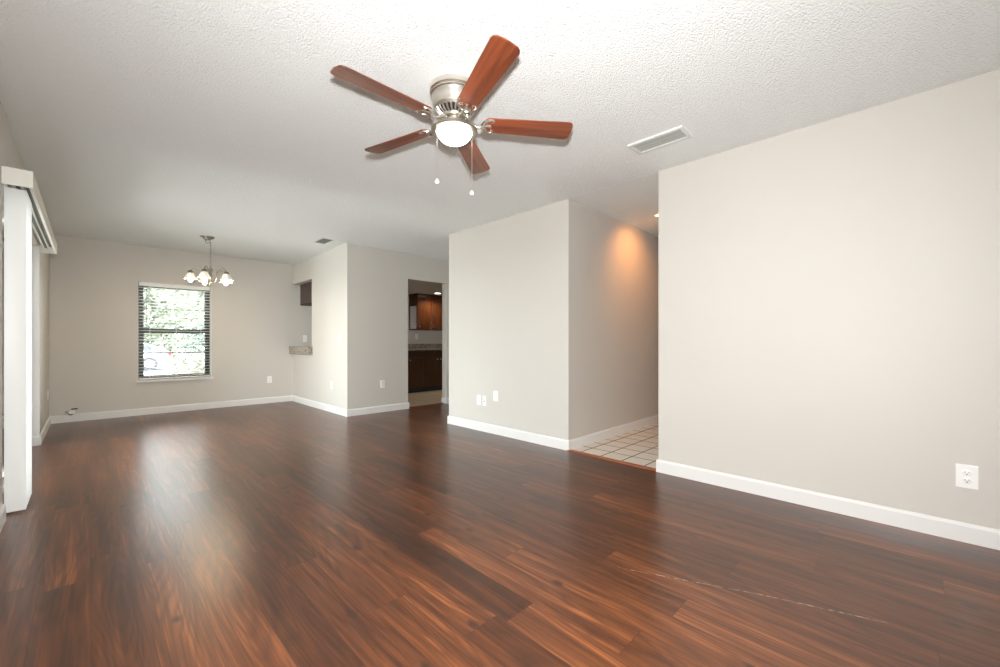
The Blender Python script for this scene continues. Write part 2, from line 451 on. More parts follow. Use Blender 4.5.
# ------------------------------------------------------------------ window and sliding door
def frame_rect(b, x0, x1, z0, z1, y0, y1, t):
    b.box(x0, x0 + t, y0, y1, z0, z1); b.box(x1 - t, x1, y0, y1, z0, z1)
    b.box(x0 + t, x1 - t, y0, y1, z0, z0 + t); b.box(x0 + t, x1 - t, y0, y1, z1 - t, z1)
win = bpy.data.objects.new('window_1', None); COL.objects.link(win); win['kind'] = 'structure'; win.location = (.93, 7.9, WZ0)
win['label'] = 'dark bronze double-hung window in the dining wall'
def inv(o, par):
    o.parent = par; o.matrix_parent_inverse = Matrix.Translation(-Vector(par.location)); return o
b = MB(); frame_rect(b, WX0 + .006, WX1 - .012, WZ0, WZ1 - .008, 7.915, 7.965, .040)
inv(b.build('window_frame', 'bronze'), win)
ZM = 1.215
for nm, z0, z1, y0 in (('upper_sash', ZM - .02, WZ1 - .04, 7.945), ('lower_sash', WZ0 + .03, ZM + .035, 7.92)):
    b = MB(); frame_rect(b, WX0 + .04, WX1 - .045, z0, z1, y0, y0 + .022, .03)
    if nm[0] == 'l': b.box(WX0 + .04, WX1 - .045, y0 - .004, y0 + .022, z1 - .065, z1)
    zc = (z0 + z1) / 2 + (.0 if nm[0] == 'u' else -.0)
    b.box(WX0 + .05, WX1 - .05, y0 + .004, y0 + .016, zc - .008, zc + .008)
    s_ = inv(b.build(nm, 'bronze'), win)
    p_ = MB().box(WX0 + .06, WX1 - .065, y0 + .009, y0 + .012, z0 + .02, z1 - .02).build('pane', 'glass'); inv(p_, win); 
b = MB().box(WX0 - .02, WX1 + .02, 7.795, 7.93, WZ0 - .028, WZ0 + .002, .004)
inv(b.build('window_sill', 'trim'), win)

blind = thing('window_blind', 'white horizontal-slat blind hanging open inside the dining window', 'blind', (.93, 7.872, WZ0))
def sub(b, name, m, par, **k): return inv(b.build(name, m, **k), par)
sub(MB().box(WX0 + .012, WX1 - .018, 7.845, 7.905, WZ1 - .058, WZ1 - .01, .003), 'head_rail', 'slat', blind)
nsl = 30; zt, zb = WZ1 - .080, WZ0 + .045
for i in range(nsl):
    z = zt + (zb - zt) * i / (nsl - 1)
    b = MB(); cr = []
    for k in range(5):
        t = -1 + k * .5
        cr.append((7.874 + t * .0225, z + .0022 * (1 - t * t) - t * .0035))
    pts = cr + [(y, zz - .0022) for y, zz in reversed(cr)]
    b.prism(pts, WX0 + .014, WX1 - .020, 'YZ')
    sub(b, 'slat', 'slat_thin', blind)
sub(MB().box(WX0 + .014, WX1 - .020, 7.852, 7.896, WZ0 + .010, WZ0 + .026, .003), 'bottom_rail', 'slat', blind)
for xx in (.63, .935, 1.24):
    b = MB(); b.tube([(xx, 7.848, WZ1 - .05), (xx, 7.848, WZ0 + .02)], .0022, 6); b.tube([(xx, 7.900, WZ1 - .05), (xx, 7.900, WZ0 + .02)], .0016, 6)
    sub(b, 'ladder_cord', 'cord', blind)
sub(MB().tube([(.592, 7.838, WZ1 - .06), (.592, 7.838, 1.24)], .0042, 8), 'tilt_wand', 'wand', blind)
b = MB().tube([(1.30, 7.842, WZ1 - .06), (1.30, 7.842, 1.66)], .0015, 6); b.lathe([(.003, 0), (.008, -.01), (.006, -.035)], 10, (1.30, 7.842, 1.66))
sub(b, 'lift_cord', 'wand', blind)

dr = bpy.data.objects.new('door_1', None); COL.objects.link(dr); dr['kind'] = 'structure'; dr.location = (-.45, 5.03, 0)
def frame_y(b, y0, y1, z0, z1, x0, x1, t):
    b.box(x0, x1, y0, y0 + t, z0, z1); b.box(x0, x1, y1 - t, y1, z0, z1)
    b.box(x0, x1, y0 + t, y1 - t, z0, z0 + t); b.box(x0, x1, y0 + t, y1 - t, z1 - t, z1)
b = MB(); frame_y(b, DY0, DY1 - .004, 0, DZ, -.478, -.425, .035); sub(b, 'door_frame', 'trim', dr)
for (a, c, xx) in ((DY0 + .03, 5.08, -.445), (5.0, DY1 - .035, -.470)):
    b = MB(); frame_y(b, a, c, .03, DZ - .03, xx - .012, xx + .012, .06); sub(b, 'sliding_panel', 'trim', dr)
    sub(MB().box(xx - .003, xx + .003, a + .05, c - .05, .08, DZ - .08), 'pane', 'glass', dr)

# vertical blind: valance, head rail and stacked vanes
vb = thing('vertical_blind', 'white vertical vane blind stacked open under ivory valance at the sliding door', 'blind', (-.31, 3.72, 0))
VY0, VY1, VXF = 3.72, 6.34, -.237
b = MB(); b.box(VXF - .006, VXF, VY0, VY1, 1.974, 2.074); b.box(-.358, VXF - .006, VY0, VY0 + .006, 1.974, 2.074); b.box(-.358, VXF - .006, VY1 - .006, VY1, 1.974, 2.074)
b.box(-.358, VXF - .006, VY0 + .006, VY1 - .006, 2.064, 2.070)
b.box(VXF - .016, VXF - .006, VY0 + .006, VY1 - .006, 1.974, 1.980)
sub(b, 'valance', 'valance', vb)
b = MB(); b.box(-.335, -.290, VY0 + .02, VY1 - .03, 2.022, 2.062, .004); hr = sub(b, 'head_rail', 'valance', vb)
sub(MB().box(-.322, -.303, VY0 + .03, VY1 - .04, 2.018, 2.023), 'track_slot', 'track', vb)
sub(MB().box(-.284, -.262, VY0 + .06, VY1 - .10, 2.028, 2.052), 'carrier_rail', 'track', vb)
nv = 15
for i in range(nv):
    y = 3.895 + i * .026; b = MB(); wv = .0445
    pr = []
    for k in range(7):
        t = -1 + k / 3; pr.append((t * wv, .004 * (1 - t * t)))
    pts = pr + [(x, yy + .0015) for x, yy in reversed(pr)]
    b.prism(pts, 0, 1.985)
    z0 = .012 if i == 0 else .018
    o = b.build('vane', 'vane', smooth=True)
    o.matrix_world = Matrix.Translation((-.3205 + (.0 if i == 0 else .001 * math.sin(i * 2.1)), y, z0)) @ Matrix.Rotation(R(random.uniform(-2, 2) if i else 0), 4, 'Z')
    o.parent = vb; o.matrix_parent_inverse = Matrix.Translation(-Vector(vb.location))
    b = MB().box(-.006, .006, -.002, .002, 1.98, 2.03)
    
# ------------------------------------------------------------------ ceiling fan
FX, FY = 1.414, 1.7675
fan = thing('ceiling_fan', 'brushed nickel five-blade ceiling fan with mahogany blades and lit glass bowl', 'ceiling fan', (FX, FY, 2.44))
def fp(b, name, m, par=fan, smooth=True): return b.build(name, m, par, smooth)
b = MB().lathe([(.118, .004), (.132, 0), (.134, -.020), (.133, -.030), (.126, -.034), (.1255, -.038), (.130, -.041), (.1305, -.046),
                (.1215, -.050), (.121, -.054), (.1195, -.056), (.117, -.090), (.111, -.108), (.110, -.112), (.112, -.115), (.108, -.120), (.100, -.128)], 64)
fp(b, 'motor_housing', 'nickel')
fp(MB().lathe([(.1262, -.0335), (.1258, -.0385)], 64, cap=False), 'groove', 'nickel_dark')
b = MB().lathe([(.098, -.126), (.070, -.152), (.050, -.156)], 48); fp(b, 'vent_cone', 'slot')
for k in range(26):
    a = 2 * math.pi * k / 26
    p0 = Vector((math.cos(a) * .102, math.sin(a) * .102, -.127)); p1 = Vector((math.cos(a) * .090, math.sin(a) * .090, -.143)); p2 = Vector((math.cos(a) * .068, math.sin(a) * .068, -.156))
    fp(MB().tube([p0, p1, p2], [.0058, .0052, .0042], 6), 'vent_fin', 'nickel')
b = MB().lathe([(.066, -.150), (.070, -.158), (.066, -.168), (.040, -.172)], 40); fp(b, 'hub_plate', 'nickel')
b = MB().lathe([(.038, -.168), (.040, -.172), (.052, -.178), (.054, -.196), (.052, -.204), (.060, -.210)], 40); fp(b, 'switch_housing', 'nickel')
b = MB().lathe([(.050, -.203), (.062, -.207), (.095, -.214), (.118, -.222), (.126, -.230), (.127, -.238), (.122, -.243), (.100, -.243), (.094, -.238), (.05, -.222)], 64); fp(b, 'lamp_rim', 'rim_nickel')
prof = [(.0935, -.238)]
for k in range(1, 11):
    a = k / 10 * math.pi / 2; prof.append((.094 * math.cos(a) + .0005, -.240 - .062 * math.sin(a)))
fp(MB().lathe(prof, 48), 'lamp_bowl', 'bowl')
# blades
def blade_outline():
    pts = []
    r0, r1, w0, w1, rc = .172, .661, .052, .0675, .030
    pts.append((r0, -w0 + .012)); pts.append((r0 + .012, -w0))
    for k in range(7):
        a = -math.pi / 2 + k / 6 * math.pi / 2
        pts.append((r1 - rc - .004 + rc * math.cos(a), -w1 + rc + rc * math.sin(a)))
    pts.append((r1, 0))
    for k in range(7):
        a = k / 6 * math.pi / 2
        pts.append((r1 - rc - .004 + rc * math.cos(a), w1 - rc + rc * math.sin(a)))
    pts.append((r0 + .012, w0)); pts.append((r0, w0 - .012))
    return pts
ZB = -.186
bl0 = None
for k in range(5):
    ang = R(7.5 + 72 * k - 45 - (2.5 if k == 2 else 0))
    if bl0 is None:
        b = MB(); b.prism(blade_outline(), -.0035, .0035)
        bl = b.build('fan_blade', 'blade', fan); bl0 = bl
        bv = bl.modifiers.new('bevel', 'BEVEL'); bv.width = .002; bv.segments = 2
        # blade iron: neck plus scrolled fork under the blade root
        b = MB()
        b.tube([(.060, 0, .014), (.085, 0, .004), (.110, 0, -.012), (.135, 0, -.020), (.160, 0, -.016), (.180, 0, -.009)], [.011, .010, .0075, .0075, .009, .010], 10)
        for sg in (-1, 1):
            b.tube([(.160, 0, -.014), (.168, sg * .018, -.011), (.185, sg * .036, -.009), (.205, sg * .046, -.008), (.228, sg * .048, -.008), (.240, sg * .040, -.008)], [.007, .006, .0055, .0055, .005, .004], 8)
            b.tube([(.228, sg * .046, -.008), (.236, sg * .036, -.008), (.231, sg * .028, -.008), (.222, sg * .030, -.008)], .0045, 8)
            b.tube([(.170, 0, -.012), (.186, sg * .010, -.009), (.198, sg * .022, -.008), (.196, sg * .032, -.008), (.187, sg * .030, -.008)], .0045, 8)
        b.tube([(.165, 0, -.012), (.195, 0, -.008), (.222, 0, -.007)], [.008, .007, .008], 8)
        for q in ((.205, .046), (.205, -.046), (.222, 0)): b.lathe([(.006, 0), (.006, -.003), (.003, -.0045)], 10, (q[0], q[1], -.0085))
        for v in b.bm.verts:
            if v.co.x > .13: v.co.x -= .022 * min(1, (v.co.x - .13) / .05)
        ir = b.build('blade_iron', 'nickel', fan, True); ir0 = ir
    else:
        bl = bl0.copy(); COL.objects.link(bl); bl.parent = fan
        ir = ir0.copy(); COL.objects.link(ir); ir.parent = fan
    mw = Matrix.Translation((0, 0, ZB)) @ Matrix.Rotation(ang, 4, 'Z') @ Matrix.Rotation(R(-1.1 if k == 4 else .3), 4, 'Y') @ Matrix.Rotation(R(-12), 4, 'X')
    bl.matrix_local = mw; ir.matrix_local = mw
# pull chains hang from the lamp collar (camera-frame offsets turned into room axes)
S2 = 2 ** -.5
for (dr_, dd_, zend) in ((-.080, -.100, -.548), (.090, .095, -.538)):
    x, y = S2 * (dr_ + dd_), S2 * (dd_ - dr_)
    b = MB(); b.tube([(x * .38, y * .38, -.190), (x * .9, y * .9, -.205), (x * 1.0, y * 1.0, -.222), (x, y, zend + .02)], .0011, 6)
    for q in range(40): pass
    pc = fp(b, 'pull_chain', 'nickel')
    b = MB().lathe([(.002, .016), (.005, .013), (.0105, .005), (.012, -.002), (.010, -.009), (.004, -.012)], 14, (x, y, zend)); fp(b, 'pull_knob', 'plate', pc)

# ------------------------------------------------------------------ chandelier
CX, CY = 1.135, 6.54
ch = thing('chandelier', 'small brushed nickel five-arm chandelier with lit white glass shades', 'chandelier', (CX, CY, 2.44))
cl = math.hypot(CX, CY); fw = Vector((CX / cl, CY / cl, 0)); rt = Vector((fw.y, -fw.x, 0))
def cp(b, name, m, par=ch, smooth=True): return b.build(name, m, par, smooth)
b = MB().lathe([(.042, .012), (.046, -.004), (.042, -.014), (.028, -.028), (.012, -.034)], 28, (.0, -.0, 0)); cp(b, 'canopy', 'nickel_dark')
hk = rt * -.085
b = MB().lathe([(.028, .008), (.030, -.006), (.025, -.014), (.010, -.018)], 20, (hk.x, hk.y, 0)); hp = cp(b, 'swag_plate', 'nickel_dark')
b = MB(); b.tube([hk + Vector((0, 0, -.014)), hk * .6 + Vector((0, 0, -.045)), hk * .2 + Vector((0, 0, -.040)), Vector((0, 0, -.030))], .009, 8); cp(b, 'swag_arm', 'nickel_dark')
ctr = rt * -.03 + Vector((0, 0, -.062))
b = MB().tube([ctr + rt * (.026 * math.cos(a * math.pi / 8)) + Vector((0, 0, .024 * math.sin(a * math.pi / 8))) for a in range(16)], .0045, 8, True); cp(b, 'loop_ring', 'nickel_dark')
z = -.070; i = 0; b = MB()
while z > -.395:
    ax = rt if i % 2 else fw
    b.tube([Vector((0, 0, z - .013)) + ax * (.007 * math.cos(a * math.pi / 5)) + Vector((0, 0, .017 * math.sin(a * math.pi / 5))) for a in range(10)], .0024, 6, True)
    z -= .027; i += 1
cp(b, 'chain', 'nickel_dark')
b = MB().lathe([(.004, -.385), (.010, -.392), (.012, -.402), (.006, -.410), (.014, -.418), (.028, -.428), (.030, -.442), (.022, -.455), (.014, -.460),
                (.014, -.470), (.019, -.480), (.019, -.570), (.014, -.576), (.020, -.584), (.026, -.594), (.024, -.606), (.012, -.620), (.014, -.628), (.006, -.640), (.002, -.650)], 24)
cp(b, 'column', 'rim_nickel')
for k in range(5):
    a = R(180 + 72 * k); d = rt * math.cos(a) + fw * math.sin(a)
    def q(r, z): return d * r + Vector((0, 0, z))
    pts = [q(.018, -.590), q(.045, -.596), q(.068, -.575), (q(.078, -.530)), q(.082, -.480), q(.094, -.440), q(.116, -.416), q(.145, -.410), q(.174, -.420), q(.197, -.440), q(.209, -.462)]
    # smooth subdivision
    P = []
    for i in range(len(pts) - 1):
        p0 = pts[max(i - 1, 0)]; p1 = pts[i]; p2 = pts[i + 1]; p3 = pts[min(i + 2, len(pts) - 1)]
        for t in (0, .33, .66):
            P.append(.5 * ((2 * p1) + (p2 - p0) * t + (2 * p0 - 5 * p1 + 4 * p2 - p3) * t * t + (3 * p1 - p0 - 3 * p2 + p3) * t ** 3))
    P.append(pts[-1])
    arm = cp(MB().tube(P, .0058, 8), 'arm', 'rim_nickel')
    c = d * .212; c3 = (c.x, c.y, 0)
    cp(MB().lathe([(.008, -.458), (.022, -.464), (.030, -.476), (.032, -.492), (.026, -.496)], 20, c3), 'shade_cap', 'nickel_dark', arm)
    outer = [(.026, -.490), (.032, -.498), (.043, -.518), (.056, -.543), (.066, -.560), (.075, -.570)]
    prof = outer + [(r - .004, z - .001) for r, z in reversed(outer)]
    b = MB().lathe(prof, 28, c3, cap=False); cp(b, 'glass_shade', 'shade', arm)
    cp(MB().tube([(c.x + .075 * math.cos(t * math.pi / 14), c.y + .075 * math.sin(t * math.pi / 14), -.571) for t in range(28)], .0022, 6, True), 'rim_band', 'nickel_dark', arm)
    cp(MB().sphere((c.x, c.y, -.583), .025, sz=1.15).lathe([(.015, -.50), (.016, -.56)], 12, c3), 'bulb', 'bulb', arm)

# ------------------------------------------------------------------ ceiling vents
def vent(label, cx, cy, lx, ly, louvre_axis, dark, n, drop=.012):
    v = thing('ceiling_vent', label, 'vent', (cx, cy, 2.44 if cy < 5 else ceil_z(cx, cy) ))
    fw_ = .022
    b = MB()
    for (a, c, d_, e) in ((-lx / 2, lx / 2, -ly / 2, -ly / 2 + fw_), (-lx / 2, lx / 2, ly / 2 - fw_, ly / 2), (-lx / 2, -lx / 2 + fw_, -ly / 2 + fw_, ly / 2 - fw_), (lx / 2 - fw_, lx / 2, -ly / 2 + fw_, ly / 2 - fw_)):
        b.box(a, c, d_, e, -drop, .003, .002)
    b.build('vent_frame', 'vent', v)
    MB().box(-lx / 2 + fw_, lx / 2 - fw_, -ly / 2 + fw_, ly / 2 - fw_, -.001, .001).build('vent_opening', 'vent_dark' if dark == 'vent_dark' else 'vent_back', v)
    L = (lx if louvre_axis == 'Y' else ly) - 2 * fw_
    for i in range(n):
        t = -L / 2 + L * (i + .5) / n
        hw = L / n * .30
        if louvre_axis == 'Y':
            b = MB().prism([(t - hw, -.001), (t - hw + .0018, -.001), (t + hw, -.009), (t + hw - .0018, -.009)], -ly / 2 + fw_, ly / 2 - fw_, 'XZ')
        else:
            b = MB().prism([(t - hw, -.010), (t - hw + .0018, -.010), (t + hw, -.002), (t + hw - .0018, -.002)], -lx / 2 + fw_, lx / 2 - fw_, 'YZ')
        b.build('louvre', dark, v)
    return v
vent('white louvred ceiling vent near the top of the right wall', 2.768, 1.222, .180, .375, 'Y', 'vent_grey', 3, .014)
vent('small dark grey ceiling vent by the dining room column', 2.300, 5.750, .175, .350, 'Y', 'vent_dark', 6, .006)

# ------------------------------------------------------------------ wall plates
def plate(name, label, cat, pos, normal, kind, group=None, w_=.072, h_=.116):
    """normal: '-X','-Y','+X' ; built in local X(width) Z(height), facing -Y"""
    rz = {'-Y': 0, '-X': R(-90), '+X': R(90)}[normal]
    o = thing(name, label, cat, pos, (0, 0, rz), group)
    MB().box(-w_ / 2, w_ / 2, -.006, .0005, -h_ / 2, h_ / 2, .0025).build('cover_plate', 'plate', o)
    if kind == 'duplex':
        for s_ in (-1, 1):
            rcp = MB().lathe([(.0165, 0), (.0165, -.0085), (.015, -.0095)], 24, (0, 0, s_ * .0205), 'Y').build('receptacle', 'plate', o, True)
            b = MB(); b.box(-.0078, -.0056, -.0105, -.009, s_ * .0205 - .001, s_ * .0205 + .008); b.box(.0056, .0078, -.0105, -.009, s_ * .0205 + .0, s_ * .0205 + .007)
            b.lathe([(.0028, -.009), (.0028, -.0105)], 10, (0, 0, s_ * .0205 - .007), 'Y')
            b.build('slots', 'slot', rcp)
        MB().lathe([(.003, -.005), (.003, -.0072), (.0015, -.008)], 10, (0, 0, 0), 'Y').build('screw', 'nickel', o, True)
    elif kind == 'switch':
        MB().box(-.006, .006, -.0075, -.005, -.013, .013).build('toggle_slot', 'trim', o)
        MB().prism([(-.006, -.003), (-.018, .008), (-.016, .013), (-.006, .005)], -.004, .004, 'YZ').build('toggle', 'plate', o)
        for s_ in (-1, 1): MB().lathe([(.003, -.005), (.003, -.0072), (.0015, -.008)], 10, (0, 0, s_ * .03), 'Y').build('screw', 'nickel', o, True)
    elif kind == 'rocker':
        MB().box(-.0165, .0165, -.0085, -.005, -.033, .033, .002).build('rocker', 'plate', o)
    elif kind == 'coax':
        b = MB().lathe([(.008, -.005), (.008, -.008), (.0048, -.009), (.0048, -.017)], 14, (0, 0, -.004), 'Y'); b.build('coax_jack', 'nickel_dark', o, True)
        for s_ in (-1, 1): MB().lathe([(.003, -.005), (.003, -.0072), (.0015, -.008)], 10, (0, 0, s_ * .045), 'Y').build('screw', 'nickel', o, True)
    elif kind == 'blank':
        for s_ in (-1, 1): MB().lathe([(.003, -.005), (.003, -.0072), (.0015, -.008)], 10, (0, 0, s_ * .045), 'Y').build('screw', 'nickel', o, True)
    return o
plate('wall_outlet', 'large white duplex outlet on the right wall above the baseboard', 'outlet', (3.27, -.208, .346), '-X', 'duplex', w_=.080, h_=.122)
plate('blank_plate', 'left white blank plate of the three plates on the middle wall', 'wall plate', (3.29, 3.640, .362), '-X', 'blank')
plate('cable_plate', 'white cable plate with dark jack, centre of three on the middle wall', 'wall plate', (3.29, 3.545, .362), '-X', 'coax', w_=.06)
plate('wall_outlet', 'raised white outlet on the middle wall, rightmost of the three plates', 'outlet', (3.29, 3.358, .435), '-X', 'rocker')
plate('light_switch', 'white light switch at mid height on the column beside the pass-through', 'switch', (2.575, 5.841, 1.11), '-X', 'switch')
plate('wall_outlet', 'white outlet low on the wall below the pass-through column switch', 'outlet', (2.575, 6.135, .408), '-X', 'duplex')
plate('wall_outlet', 'white outlet on the wall left of the kitchen doorway', 'outlet', (3.121, 5.62, .42), '-Y', 'duplex')
plate('wall_outlet', 'white outlet on the dining back wall right of the window', 'outlet', (2.203, 7.83, .404), '-Y', 'duplex')
plate('wall_outlet', 'white outlet on the narrow left wall beyond the sliding door', 'outlet', (-.36, 7.50, .40), '+X', 'duplex')
plate('wall_outlet', 'white outlet above the granite ledge inside the pass-through', 'outlet', (2.79, 7.83, 1.115), '-Y', 'duplex', h_=.125)
# small loose jack box low on the back wall
jb = thing('phone_jack', 'small cream jack box low on the dining wall near its left corner', 'jack', (-.155, 7.83, .135))
MB().box(-.028, .022, -.040, 0, -.026, .024, .004).build('jack_box', 'valance', jb)
MB().box(-.010, .050, -.022, -.002, .026, .040, .003).build('bracket', 'slot', jb)
MB().tube([(-.02, -.03, -.024), (-.045, -.035, -.010), (-.06, -.02, .004), (-.05, -.004, .012)], .0045, 8).build('wire', 'nickel_dark', jb, True)
MB().tube([(.01, -.03, -.024), (-.012, -.036, -.040), (-.035, -.03, -.034)], .0055, 8).build('wire', 'slot', jb, True)

# ------------------------------------------------------------------ pass-through ledge and kitchen
led = thing('bar_ledge', 'speckled granite bar ledge filling the bottom of the pass-through', 'counter', (2.62, 7.4, .84))
def ab(b, name, m, par, smooth=False): return inv(b.build(name, m, smooth=smooth), par)
ab(MB().box(2.515, 2.76, 6.925, 7.828, .930, .972, .004), 'ledge_top', 'granite', led)
ab(MB().box(2.520, 2.573, 6.885, 7.828, .838, .972, .003), 'ledge_apron', 'granite', led)

def cab_door(par, x0, x1, z0, z1, yf, m='cab', knob=None, arch=False):
    """door on a front facing -Y at y = yf"""
    d = ab(MB().box(x0 + .004, x1 - .004, yf - .018, yf, z0 + .004, z1 - .004, .002), 'door', m, par)
    def rel(b, name, mm, sm=False):
        o = b.build(name, mm, smooth=sm); o.parent = d; o.matrix_parent_inverse = (Matrix.Translation(-Vector(par.location))).inverted() @ Matrix.Translation(-Vector(par.location)) @ Matrix.Translation(-Vector((0, 0, 0)))
        return o
    t = .055
    pts = [(x0 + t, z0 + t), (x1 - t, z0 + t), (x1 - t, z1 - t - (.03 if arch else 0))]
    if arch:
        n = 8; cxm = (x0 + x1) / 2
        for k in range(1, n): 
            u = k / n; xx = x1 - t - (x1 - x0 - 2 * t) * u; pts.append((xx, z1 - t - .03 + .03 * math.sin(math.pi * u)))
    pts.append((x0 + t, z1 - t - (.03 if arch else 0)))
    b = MB().prism(pts, yf - .024, yf - .017, 'XZ')
    rel(b, 'raised_panel', m)
    if knob:
        rel(MB().lathe([(.005, yf - .018), (.005, yf - .030), (.013, yf - .036), (.010, yf - .042)], 14, (knob[0], 0, knob[1]), 'Y'), 'knob', 'nickel', True)
    return d
def base_cab(x0, x1, label, knobs):
    c = thing('base_cabinet', label, 'cabinet', ((x0 + x1) / 2, 7.5, 0), group=None)
    b = MB(); b.box(x0, x1, 7.235, 7.828, .10, .875); ab(b, 'carcass', 'cab_dark', c)
    ab(MB().box(x0, x1, 7.30, 7.82, .003, .10), 'toe_kick', 'slot', c)
    xm = (x0 + x1) / 2
    for (a, e, kx) in ((x0, xm, xm - .04), (xm, x1, xm + .04)):
        dw = ab(MB().box(a + .004, e - .004, 7.217, 7.235, .735, .865, .002), 'drawer', 'cab_dark', c)
        cab_door(c, a, e, .11, .73, 7.235, 'cab_mid', (kx, .68), True)
    return c
base_cab(4.20, 4.965, 'dark cherry base cabinet seen at the left of the kitchen doorway', 1)
base_cab(4.97, 5.72, 'dark cherry base cabinet in the middle of the kitchen doorway', 1)
base_cab(5.725, 6.28, 'dark cherry base cabinet partly hidden by the right door jamb', 1)
kc = thing('kitchen_counter', 'pale speckled kitchen counter with low backsplash', 'counter', (5.2, 7.5, .875))
ab(MB().box(4.18, 6.29, 7.20, 7.828, .876, .915, .004), 'countertop', 'granite', kc)
ab(MB().box(4.18, 6.29, 7.805, 7.828, .915, 1.010, .002), 'backsplash', 'granite', kc)

def upper_cab(x0, x1, label, knobx):
    c = thing('wall_cabinet', label, 'cabinet', ((x0 + x1) / 2, 7.66, 1.326))
    ab(MB().box(x0, x1, 7.52, 7.828, 1.326, 2.06), 'carcass', 'cab', c)
    ab(MB().box(x0 - .004, x1, 7.498, 7.828, 1.312, 1.330), 'bottom_rail', 'cab_dark', c)
    ab(MB().box(x0 - .006, x1, 7.490, 7.828, 2.045, 2.098), 'crown', 'cab_dark', c)
    cab_door(c, x0 + .01, x1 - .006, 1.335, 2.04, 7.52, 'cab', (knobx, 1.385), False)
    return c
u1 = upper_cab(4.99, 5.345, 'glossy cherry wall cabinet with striped reflection painted on its side, left in doorway', 5.04)
ab(MB().box(4.984, 4.990, 7.545, 7.77, 1.335, 1.83), 'side_reflection_sheet', 'stripe', u1)  # thin added sheet that carries the painted reflection on the glossy side
upper_cab(5.35, 5.71, 'glossy cherry wall cabinet under the kitchen downlight', 5.42)
upper_cab(5.715, 6.28, 'cherry wall cabinet farthest right, partly behind the door jamb', 5.78)
hc = thing('hanging_cabinet', 'short dark brown cabinet hanging inside the pass-through opening', 'cabinet', (2.86, 7.4, 1.716))
ab(MB().box(2.70, 3.02, 6.60, 7.80, 1.730, 2.098), 'carcass', 'cab_dark', hc)
ab(MB().box(2.697, 3.025, 6.595, 7.802, 1.712, 1.730), 'bottom_rail', 'slot', hc)
plate('wall_outlet', 'pale outlet on the kitchen wall below the cherry wall cabinets', 'outlet', (5.19, 7.83, 1.17), '-Y', 'duplex')
dl = thing('recessed_light', 'lit round recessed light in the kitchen ceiling', 'ceiling light', (5.30, 7.20, 2.10))
MB().lathe([(.085, 0), (.085, -.004), (.066, -.006), (.064, .0)], 32).build('trim_ring', 'plate', dl, True)
MB().lathe([(.064, -.001), (.060, -.003)], 32).build('lens', 'can', dl, True)
light('kitchen_lamp', 'SPOT', (5.30, 7.20, 2.08), 22, (1, .88, .70), shadow_soft_size=.05, spot_size=R(150), spot_blend=.6)
# warm downlight in the hall that grazes the hall wall
hl = thing('hall_downlight', 'warm recessed downlight in the hall ceiling behind the right wall', 'ceiling light', (4.40, 1.93, 2.4385))
MB().lathe([(.075, 0), (.075, -.004), (.058, -.006), (.056, .0)], 32).build('trim_ring', 'plate', hl, True)
MB().lathe([(.056, -.001), (.052, -.003)], 32).build('lens', 'can_warm', hl, True)
hs = light('hall_lamp', 'SPOT', (4.42, 1.86, 2.42), 27, (1, .40, .12), spot_size=R(125), spot_blend=1., shadow_soft_size=.06)
hs.rotation_euler = (R(39), 0, R(-16))

# ------------------------------------------------------------------ outdoors
struct('ground_patio', MB().box(-6, -.48, -2, 9, -.25, -.10), 'patio')
b = MB(); pts = [(8.0, -.12), (12, -.20), (18, -.42), (70, -.42), (70, -.7), (8.0, -.7)]
b.prism(pts, -40, 30, 'YZ'); struct('ground_lawn', b, 'grass')
struct('ground_road', MB().box(-40, 30, 24, 33, -.44, -.40), 'road')

def leaves(b, c, rx, ry, rz, n, size):
    for _ in range(n):
        while True:
            p = Vector((random.uniform(-1, 1), random.uniform(-1, 1), random.uniform(-1, 1)))
            if p.length < 1: break
        k = .55 + .45 * p.length
        q = Vector((c[0] + p.x * rx * k, c[1] + p.y * ry * k, c[2] + p.z * rz * k))
        d = Vector((random.gauss(0, 1), random.gauss(0, 1), random.gauss(0, 1))).normalized()
        e = d.orthogonal().normalized(); f = d.cross(e)
        s = size * random.uniform(.6, 1.3)
        vs_ = [b.bm.verts.new(q + v) for v in (e * s, f * s * .45, -e * s, -f * s * .45)]
        b.bm.faces.new(vs_)
def tree(label, x, y, h, cr, m, trunk='bark', n=1500, size=.16, name='tree', group=None, tr=.11, z0=-.42, ch_=None):
    t = thing(name, label, 'tree', (x, y, z0), group=group)
    b = MB(); b.tube([(0, 0, 0), (.05, 0, h * .35), (-.05, .05, h * .6), (.1, 0, h * .85)], [tr, tr * .85, tr * .65, tr * .3], 10)
    b.tube([(0, 0, h * .4), (cr * .35, .1, h * .65), (cr * .5, .1, h * .8)], [tr * .5, tr * .35, tr * .15], 8)
    b.tube([(0, 0, h * .45), (-cr * .35, -.1, h * .68), (-cr * .5, 0, h * .82)], [tr * .5, tr * .35, tr * .15], 8)
    b.build('trunk', trunk, t, True)
    b = MB(); hc_ = ch_ or h * .32
    for q in range(7):
        a = q * 2.4; rr = cr * .5 * (q > 0)
        leaves(b, (rr * math.cos(a), rr * math.sin(a), h - hc_ + random.uniform(-.4, .4) * hc_), cr * .6, cr * .6, hc_ * .75, n // 7, size)
    b.build('foliage', m, t)
    return t
def bush(label, x, y, rx, ry, h, m, n, size, name='shrub', z0=-.3, group=None):
    t = thing(name, label, 'shrub', (x, y, z0), group=group)
    b = MB()
    for q in range(5): b.tube([(0, 0, 0), (rx * .3 * math.cos(q * 1.3), ry * .3 * math.sin(q * 1.3), h * .6)], [.03, .01], 6)
    b.build('stem', 'bark', t)
    b = MB(); leaves(b, (0, 0, h * .52), rx, ry, h * .52, n, size); b.build('foliage', m, t)
    return t
bush('pale speckled bush outside the window, low at its right side', 2.75, 13.6, 1.10, .6, 1.25, 'leaf_hedge', 3600, .055)
